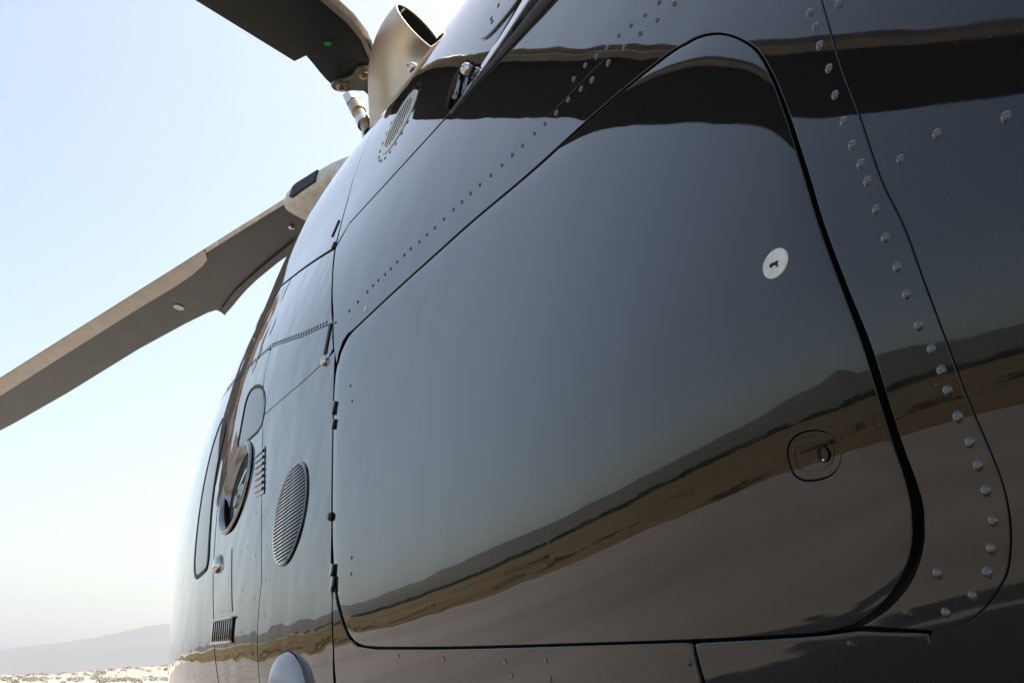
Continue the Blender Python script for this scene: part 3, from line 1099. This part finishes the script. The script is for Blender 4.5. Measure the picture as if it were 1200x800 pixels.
# ------------------------------------------------------------------ fuel filler bowl
mt = surf_matrix(FIL[0], FIL[1], 0, R(14))
v, f = [], []
seg = 40
prof = [(1.06, .002), (1.03, .008), (.97, .007), (.93, -.002), (.86, -.022), (.70, -.034), (.35, -.038), (.001, -.038)]
for s_, h in prof:
    for i in range(seg):
        a = 2 * math.pi * i / seg
        v.append((.155 * s_ * math.cos(a), .12 * s_ * math.sin(a), h))
for k in range(len(prof) - 1):
    for i in range(seg):
        j = (i + 1) % seg
        f.append((k * seg + i, k * seg + j, (k + 1) * seg + j, (k + 1) * seg + i))
me = mesh_from('fuel_filler', v, f)
me.transform(mt)
filler = link('fuel_filler', me, M['bowl'], heli)
filler['label'] = 'recessed bright metal fuel filler bowl'
vv, ff = lathe([(.055, -.036), (.055, -.020), (.050, -.014), (.020, -.012), (.018, -.004), (.0001, -.003)], 28)
me = mesh_from('filler_cap', vv, ff, sharp=40)
me.transform(mt @ Matrix.Translation((.01, .035, 0)))
link('filler_cap', me, M['steel'], filler)
bm = bmesh.new()
box_bm(bm, (.01, -.035, -.022), (.09, .016, .014), Matrix.Rotation(.3, 4, 'Z'), .004)
me = from_bm('filler_lever', bm)
me.transform(mt)
link('filler_lever', me, M['chrome'], filler)

# louvre plate beside the filler, small access strip below it
def rect_on(name, px4, lift_, m=None, parent=None, bev=.001):
    return panel(name, yz(px4), m=m, parent=parent, spacing=.02, bevel=bev, depth=.004, lift=lift_, soft=0)


lp = rect_on('louvre_plate', [(311, 522), (310, 578), (299, 583), (300, 531)], .0022)
for k in range(7):
    t0 = (k + .2) / 7
    t1 = (k + .62) / 7
    a0, a1 = (310 - t0, 524 + 52 * t0), (310 - t1, 524 + 52 * t1)
    b0, b1 = (300.6 - t0, 532 + 49 * t0), (300.6 - t1, 532 + 49 * t1)
    rect_on('louvre_slat', [a0, a1, b1, b0], .0055, None, lp, .0012)
rect_on('access_strip', [(272, 642), (272.5, 716), (256, 717), (256.5, 646)], .0016, M['paint_wavy'])
for q in [(312.5, 600), (311.8, 640), (311, 680), (310.4, 720), (300, 600), (299, 650), (298, 700), (290, 640), (284, 690), (283, 740)]:
    rivet(q, cabin_rear if q[0] < 308 else side_col, .8, 0, 'flush_screw', screw_me, M['rivet'])

# door handle, chrome teardrop
vv, ff = lathe([(.018, 0), (.018, .004), (.016, .009), (.010, .013), (.004, .0145), (.0001, .0147)], 20)
me = mesh_from('cabin_handle', [(a * 1.5, b * (1.0 if b > 0 else 2.0), c) for a, b, c in vv], ff)
me.transform(surf_matrix(3.17, .285, .002))
link('cabin_handle', me, M['chrome'], heli)

# blister below the oval vent, its pale colour imitating reflected sky
v, f = [], []
seg, rg = 32, 10
bc = hit(341, 800)
for k in range(rg + 1):
    a = math.pi / 2 * k / rg
    for i in range(seg):
        b = 2 * math.pi * i / seg
        v.append((.095 * math.cos(a) * math.cos(b), .085 * math.cos(a) * math.sin(b), .045 * math.sin(a)))
for k in range(rg):
    for i in range(seg):
        j = (i + 1) % seg
        f.append((k * seg + i, k * seg + j, (k + 1) * seg + j, (k + 1) * seg + i))
me = mesh_from('reflection_blister', v, f)
me.transform(surf_matrix(bc[0], bc[1] - .02, -.002))
link('reflection_blister', me, M['pale'], heli)

# hinges and small hardware along the door's forward edge
def hinge(px, h, w=.010):
    y, z = hit(*px)
    bm = bmesh.new()
    box_bm(bm, (0, 0, .002), (w, h, .006), None, .0015)
    me = from_bm('door_hinge', bm)
    me.transform(surf_matrix(y, z, 0, R(-8)))
    return link('door_hinge', me, M['steel'] if False else M['paint'], heli)


for q, h in [((392, 478), .030), ((391.5, 497), .022), ((390.5, 668), .026), ((391, 684), .030)]:
    hinge(q, h, .015)
y_, z_ = hit(388, 605)
vv, ff = lathe([(.009, 0), (.009, .003), (.006, .006), (.0001, .0065)], 18)
me = mesh_from('door_bumper', vv, ff, sharp=40)
me.transform(surf_matrix(y_, z_, 0))
link('door_bumper', me, M['rubber'], heli)
for q in [(411, 452), (413, 470), (412.5, 653), (412, 672)]:
    rivet(q, door, .7, .0006, 'door_screw', dot_me, M['rubber'])
# slot latches on the seams
def slot(px, h, w, spin, parent, m=None):
    y, z = hit(*px)
    bm = bmesh.new()
    box_bm(bm, (0, 0, 0), (w, h, .004), None, .0018)
    me = from_bm('slot_latch', bm)
    me.transform(surf_matrix(y, z, .001, spin))
    return link('slot_latch', me, m or M['rubber'], parent)


slot((393.5, 268), .050, .012, R(-10), mast_fairing)
slot((391, 288), .022, .018, R(-10), mast_fairing)
slot((384.5, 397), .075, .016, R(-6), mid)
y_, z_ = hit(381, 424)
vv, ff = lathe([(.010, 0), (.011, .006), (.006, .010), (.0001, .011)], 14)
me = mesh_from('bright_stud', vv, ff)
me.transform(surf_matrix(y_, z_, 0))
link('bright_stud', me, M['chrome'], side_col)

# ------------------------------------------------------------------ exhaust pipe
Ep = onx(491, 33, 1.06)
Bp = onx(474, 178, 1.06)
Ed = np.array([.42, -.76, .48])
Ed /= np.linalg.norm(Ed)
c1 = Bp + np.array([0, 0, .16])
c2 = Ep - Ed * .15
path = []
for i in range(25):
    t = i / 24
    q = (1 - t) ** 3 * Bp + 3 * (1 - t) ** 2 * t * c1 + 3 * (1 - t) * t * t * c2 + t ** 3 * Ep
    path.append(q + [0, 0, ZC])
RP = .100
RL = [RP + .008 * (1 - i / 24) ** 1.3 for i in range(25)]
v, f = tube(path, RL, 40, cap=False)
# wall thickness: inner tube
vi, fi = tube(path, [q - .003 for q in RL], 40, cap=False)
nv = len(v)
rimf = [(24 * 40 + k, 24 * 40 + (k + 1) % 40, nv + 24 * 40 + (k + 1) % 40, nv + 24 * 40 + k) for k in range(40)]
pipe = link('exhaust_pipe', mesh_from('exhaust_pipe', v, f), M['exhaust'], heli)
pipe['label'] = 'tan heat-tinted exhaust stack rising from the engine cowl'
link('pipe_inside', mesh_from('pipe_inside', vi, [q[::-1] for q in fi]), M['pipe_dark'], pipe)
# rolled rim
t = Vector(Ed)
a1 = t.orthogonal().normalized()
a2 = t.cross(a1)
rimp = [Vector(path[-1]) + (a1 * math.cos(2 * math.pi * k / 48) + a2 * math.sin(2 * math.pi * k / 48)) * (RP - .001) for k in range(49)]
v, f = tube(rimp, .0045, 8, cap=False)
link('pipe_rim', mesh_from('pipe_rim', v, f), M['exhaust'], pipe)
# weld bead running up the outer curve
bead = []
for i in range(4, 25):
    p = Vector(path[i])
    tt = (Vector(path[min(i + 1, 24)]) - Vector(path[max(i - 1, 0)])).normalized()
    side_v = Vector((-.55, .83, 0))
    side_v = (side_v - tt * side_v.dot(tt)).normalized()
    bead.append(p + side_v * RL[i])
v, f = tube(bead, .006, 8)
link('weld_seam', mesh_from('weld_seam', v, f), M['exhaust'], pipe)
y_, z_ = hit(492, 76)
vv, ff = lathe([(.014, 0), (.016, .012), (.010, .022), (.0001, .024)], 14)
me = mesh_from('pipe_clamp', vv, ff)
me.transform(Matrix.Translation(Vector(onx(486, 80, .96)) + Vector((0, 0, ZC))) @ Matrix.Rotation(R(-90), 4, 'Y'))
link('pipe_clamp', me, M['chrome'], pipe)

# ------------------------------------------------------------------ rotor blades
def blade(name, P0, s, c, stations, thick, label, m):
    """stations: (span, leading c, trailing c); section drawn as an aerofoil, flat side down"""
    n = np.cross(s, c)
    n /= np.linalg.norm(n)
    if n[2] < 0:
        n = -n
    prof = [(0.0, .30), (.012, .62), (.04, .85), (.10, 1.05), (.25, 1.2), (.45, 1.1), (.7, .66), (.9, .28), (1.0, .10), (1.0, .0), (.9, -.05), (.6, -.16), (.3, -.22), (.10, -.20), (.03, -.05), (.008, .12)]
    v, f = [], []
    K = len(prof)
    for (sp_, lc, tc) in stations:
        for (q, h) in prof:
            p = P0 + s * sp_ + c * (lc + (tc - lc) * q) + n * (h * thick)
            v.append((p[0], p[1], p[2] + ZC))
    for i in range(len(stations) - 1):
        for k in range(K):
            j = (k + 1) % K
            f.append((i * K + k, i * K + j, (i + 1) * K + j, (i + 1) * K + k))
    f.append(tuple(range(K)))
    f.append(tuple(range((len(stations) - 1) * K, len(stations) * K))[::-1])
    bm = bmesh.new()
    me = mesh_from(name, v, f)
    bm.from_mesh(me)
    me2 = from_bm(name, bm, 25)
    o = link(name, me2, m, heli)
    o['label'] = label
    return o, n


def strip(parent, P0, s, c, n, rows, thick, m, name='erosion_strip'):
    """metal wrapped round the leading edge; rows: (span, leading c, width on the underside, width on top)"""
    v, f = [], []
    for (sp_, lc, w, wt) in rows:
        for (q, h) in [(wt, 1.02), (wt * .3, .80), (.002, .50), (-.004, .30), (.001, .10), (.012, -.06), (w * .3, -.22), (w * .7, -.245), (w, -.25), (w, -.20)]:
            p = P0 + s * sp_ + c * (lc + q) + n * (h * thick - .0015)
            v.append((p[0], p[1], p[2] + ZC))
    K = 10
    for i in range(len(rows) - 1):
        for k in range(K - 1):
            f.append((i * K + k, i * K + k + 1, (i + 1) * K + k + 1, (i + 1) * K + k))
    bm = bmesh.new()
    bm.from_mesh(mesh_from(name, v, f))
    return link(name, from_bm(name, bm, 50), m, parent)


def frame_c(s, th):
    p = np.cross(s, [0, 0, 1.0])
    p /= np.linalg.norm(p)
    c = p * math.cos(R(th)) - np.array([0, 0, 1.0]) * math.sin(R(th))
    c -= s * (c @ s)
    return c / np.linalg.norm(c)


def plate(name, P0, s, c, n, pts, h, th, m, parent, bev=.004):
    """flat plate in the blade's plane"""
    bm = bmesh.new()
    vb = []
    for a, b in pts:
        p = P0 + s * a + c * b + n * h
        vb.append(bm.verts.new((p[0], p[1], p[2] + ZC)))
    fc = bm.faces.new(vb)
    ex = bmesh.ops.extrude_face_region(bm, geom=[fc])
    bmesh.ops.translate(bm, vec=tuple(n * th), verts=[g_ for g_ in ex['geom'] if isinstance(g_, bmesh.types.BMVert)])
    if bev:
        bmesh.ops.bevel(bm, geom=list(bm.edges), offset=bev, segments=2, affect='EDGES')
    return link(name, from_bm(name, bm), m, parent)


def stud(name, P0, s, c, n, a, b, h, prof, m, parent, seg=16):
    vv, ff = lathe(prof, seg)
    me = mesh_from(name, vv, ff, sharp=40)
    x = Vector(s)
    zz = -Vector(n)
    yv = zz.cross(x)
    mtx = Matrix((x, yv, zz)).transposed().to_4x4()
    p = P0 + s * a + c * b + n * h
    me.transform(Matrix.Translation(Vector(p) + Vector((0, 0, ZC))) @ mtx)
    return link(name, me, m, parent)


# forward blade
B0 = onz(345, 228, 2.0)
B1 = onz(0, 444, 1.9)
sB = (B1 - B0) / np.linalg.norm(B1 - B0)
cB = frame_c(sB, 12)
stB = [(-.08, .02, .22), (.2, .01, .25), (.43, .0, .272), (.6, 0, .285), (.85, 0, .315), (1.0, 0, .34), (1.12, 0, .365), (1.25, 0, .395), (1.37, 0, .420), (1.3701, 0, .365), (1.45, 0, .352),
       (1.7, 0, .345), (2.3, 0, .345), (3.5, 0, .385), (4.5, 0, .40), (6.2, 0, .40), (6.28, .03, .38)]
bladeB, nB = blade('rotor_blade', B0, sB, cB, stB, .034, 'long rotor blade with a bare tan leading edge, reaching forward over the nose', M['blade_lit'])
rows = [(.83, 0, .012, .05), (.875, 0, .045, .05), (.95, 0, .062, .05), (1.1, 0, .078, .05), (1.3, 0, .085, .05), (1.7, 0, .084, .05), (2.5, 0, .092, .05), (4.0, 0, .112, .05), (6.2, 0, .112, .05)]
strip(bladeB, B0, sB, cB, nB, rows, .034, M['strip'])
strip(bladeB, B0, sB, cB, nB, [(.02, 0.0, .010, .09), (.3, 0, .008, .09), (.82, 0, .008, .07)], .034, M['cream'], 'root_strip')
stud('balance_mark', B0, sB, cB, nB, 1.52, .216, -.0085, [(.030, 0), (.030, .002), (.024, .003), (.0001, .003)], M['white'], bladeB, 20)
stud('root_screw', B0, sB, cB, nB, .235, .135, -.0085, [(.014, 0), (.014, .006), (.008, .010), (.0001, .010)], M['chrome'], bladeB)
plate('trim_cuff', B0, sB, cB, nB, [(.30, .235), (.62, .272), (.90, .308), (1.14, .355), (1.36, .414), (1.34, .372), (1.05, .300), (.70, .250), (.30, .205)], -.016, .008, M['blade_lit'], bladeB, .002)

# aft blade, sweeping back over the camera
A0p = onz(345, 72, 1.95)
A1p = onz(228, 0, 1.94)
sA = (A1p - A0p) / np.linalg.norm(A1p - A0p)
cA = frame_c(sA, 8)
stA = [(-.235, -.15, .004), (-.20, -.185, .004), (-.15, -.222, -.006), (-.10, -.25, -.020), (-.05, -.268, -.036), (.0, -.283, -.050), (.0001, -.283, 0.0), (.05, -.295, 0.0), (.15, -.31, 0), (.3, -.325, 0), (.6, -.345, 0), (1.0, -.375, 0), (1.5, -.40, 0), (3.0, -.41, 0), (4.6, -.41, 0), (4.68, -.38, -.02)]
bladeA, nA = blade('rotor_blade', A0p, sA, cA, stA, .034, 'dark rotor blade bolted to a grey steel plate, sweeping back over the viewer', M['blade'])
rows = [(-.16, -.213, .022, .05), (-.05, -.27, .026, .05), (.05, -.297, .028, .05), (.3, -.327, .034, .05), (.6, -.347, .040, .05), (1.0, -.377, .045, .05), (1.5, -.402, .05, .05), (3.0, -.412, .05, .05), (4.6, -.412, .05, .05)]
strip(bladeA, A0p, sA, cA, nA, rows, .034, M['strip'])
pl = [(-.155, -.035), (-.165, -.012), (-.19, -.004), (-.215, -.014), (-.235, -.045), (-.265, -.075), (-.34, -.06), (-.42, -.10), (-.40, -.19), (-.24, -.196), (-.185, -.185), (-.158, -.165), (-.150, -.14), (-.165, -.115), (-.172, -.09), (-.165, -.06)]
root_plate = plate('root_plate', A0p, sA, cA, nA, pl, -.026, .014, M['steel'], bladeA, .003)
root_plate['label'] = 'grey two-bolt steel plate clamping the blade root'
for (a, b) in ((-.183, -.045), (-.183, -.146)):
    stud('root_bolt', A0p, sA, cA, nA, a, b, -.026, [(.024, 0), (.024, .003), (.019, .004), (.018, .012), (.012, .015), (.011, .013), (.004, .012), (.0001, .012)], M['brass'], bladeA, 18)
stud('balance_mark', A0p, sA, cA, nA, .008, -.152, -.0085, [(.012, 0), (.012, .0015), (.0001, .002)], M['green'], bladeA, 16)

# lag damper under the aft blade root
d0 = onx(411, 113, 1.02)
d1 = onx(431, 152, 1.02)
dv = (d1 - d0)
v, f = tube([d0 + [0, 0, ZC], d0 + dv * .25 + [0, 0, ZC]], .030, 6)
damper = link('lag_damper', mesh_from('lag_damper', v, f, sharp=30), M['chrome'], heli)
v, f = tube([d0 + dv * .22 + [0, 0, ZC], d0 + dv * .5 + [0, 0, ZC], d0 + dv * .52 + [0, 0, ZC], d0 + dv * 1.1 + [0, 0, ZC]], [.026, .026, .020, .020], 16)
link('damper_body', mesh_from('damper_body', v, f, sharp=30), M['brass'], damper)
v, f = tube([d0 + dv * .72 + [0, 0, ZC], d0 + dv * .86 + [0, 0, ZC]], .027, 16)
link('damper_collar', mesh_from('damper_collar', v, f, sharp=30), M['chrome'], damper)

# hub: mast, head and the clevis that holds the forward blade
HUB = np.array([1.39, 3.66])
v, f = tube([(HUB[0], HUB[1], ZC + 1.75), (HUB[0], HUB[1], ZC + 1.92)], .10, 24)
mast = link('rotor_mast', mesh_from('rotor_mast', v, f, sharp=30), M['steel'], heli)
vv, ff = lathe([(.20, -.10), (.26, -.05), (.27, .02), (.22, .08), (.10, .12), (.0001, .125)], 32)
me = mesh_from('rotor_hub', vv, ff)
me.transform(Matrix.Translation((HUB[0], HUB[1], ZC + 2.0)))
link('rotor_hub', me, M['cream'], mast)


def arm(name, p0, p1, w0, w1, h0, h1, m, parent):
    p0, p1 = Vector(p0), Vector(p1)
    t = (p1 - p0).normalized()
    sd = t.cross(Vector((0, 0, 1))).normalized()
    up = sd.cross(t)
    bm = bmesh.new()
    rings_ = []
    for i in range(7):
        k = i / 6
        c_ = p0.lerp(p1, k)
        w = w0 + (w1 - w0) * k
        h = h0 + (h1 - h0) * k
        rings_.append([bm.verts.new(c_ + sd * w * a + up * h * b) for a, b in ((-1, -.6), (-.7, -1), (.7, -1), (1, -.6), (1, .6), (.7, 1), (-.7, 1), (-1, .6))])
    for i in range(6):
        for k in range(8):
            j = (k + 1) % 8
            bm.faces.new((rings_[i][k], rings_[i][j], rings_[i + 1][j], rings_[i + 1][k]))
    bm.faces.new(rings_[0])
    bm.faces.new(rings_[-1][::-1])
    return link(name, from_bm(name, bm, 40), m, parent)


zz3 = np.array([0, 0, ZC])
bm_c = B0 + cB * .085 + nB * .006 + zz3
arm('blade_grip', tuple(bm_c - sB * .62), tuple(bm_c - sB * .30), .08, .09, .05, .05, M['cream'], mast)
# cream root fairing: an open shell with a dark bearing set into its leading side
shell = []
bm = bmesh.new()
prof_s = [(-.50, .055, .030), (-.40, .085, .046), (-.28, .098, .055), (-.12, .102, .058), (.02, .100, .056), (.07, .092, .050), (.09, .080, .042)]
rg_ = []
for a_, w_, h_ in prof_s:
    ring_ = []
    for k in range(20):
        th_ = 2 * math.pi * k / 20
        cx = math.copysign(abs(math.cos(th_)) ** .55, math.cos(th_)) * w_
        cz = math.copysign(abs(math.sin(th_)) ** .55, math.sin(th_)) * h_
        ring_.append(bm.verts.new(tuple(bm_c + sB * a_ + cB * cx + nB * cz)))
    rg_.append(ring_)
for i in range(len(rg_) - 1):
    for k in range(20):
        j = (k + 1) % 20
        bm.faces.new((rg_[i][k], rg_[i][j], rg_[i + 1][j], rg_[i + 1][k]))
bm.faces.new(rg_[0])
bm.faces.new(rg_[-1][::-1])
fair_o = link('root_fairing', from_bm('root_fairing', bm, 50), M['cream'], mast)
fair_o['label'] = 'rounded cream fairing at the root of the forward blade'
bc_ = bm_c - cB * .098
bm = bmesh.new()
q_ = [(-.20, -.030), (-.20, .032), (-.03, .034), (.0, .026), (.005, -.028), (-.02, -.036)]
vb = [bm.verts.new(tuple(bc_ + sB * a_ + nB * b_ - cB * .008)) for a_, b_ in q_]
fc = bm.faces.new(vb)
ex = bmesh.ops.extrude_face_region(bm, geom=[fc])
bmesh.ops.translate(bm, vec=tuple(cB * .02), verts=[g_ for g_ in ex['geom'] if isinstance(g_, bmesh.types.BMVert)])
bmesh.ops.bevel(bm, geom=list(bm.edges), offset=.003, segments=2, affect='EDGES')
link('bearing_block', from_bm('bearing_block', bm), M['rubber'], mast)
am_c = A0p - sA * .42 + cA * (-.14) + zz3
arm('blade_grip', (HUB[0], HUB[1], ZC + 1.98), tuple(am_c), .10, .08, .06, .045, M['steel'], mast)

# ------------------------------------------------------------------ tail boom, stabiliser, skids (behind and below the camera's view)
bp_ = [(XC, -.6 - .25 * i, ZC + .72 + .012 * i) for i in range(22)]
br = [.36 * (1 - i / 21) + .16 * i / 21 for i in range(22)]
v, f = tube(bp_, br, 28)
boom = link('tail_boom', mesh_from('tail_boom', v, f, sharp=50), M['paint'], heli)
bm = bmesh.new()
box_bm(bm, (XC, -3.9, ZC + .85), (2.3, .42, .05), None, .02)
link('stabilizer', from_bm('stabilizer', bm), M['paint'], heli)
for sx in (-1, 1):
    v, f = tube([(XC + sx * 1.02, 4.6, .32), (XC + sx * 1.02, 4.35, .16), (XC + sx * 1.02, 4.1, .10), (XC + sx * 1.02, 1.2, .10)], .045, 14)
    skid = link('skid_tube', mesh_from('skid_tube', v, f, sharp=40), M['paint'], heli)
for yy in (3.5, 1.7):
    pts = []
    for i in range(17):
        t = -1 + 2 * i / 16
        pts.append((XC + 1.02 * t, yy, .10 + .62 * (1 - abs(t) ** 3)))
    v, f = tube(pts, .035, 12)
    link('skid_crossbar', mesh_from('skid_crossbar', v, f, sharp=40), M['paint'], heli)
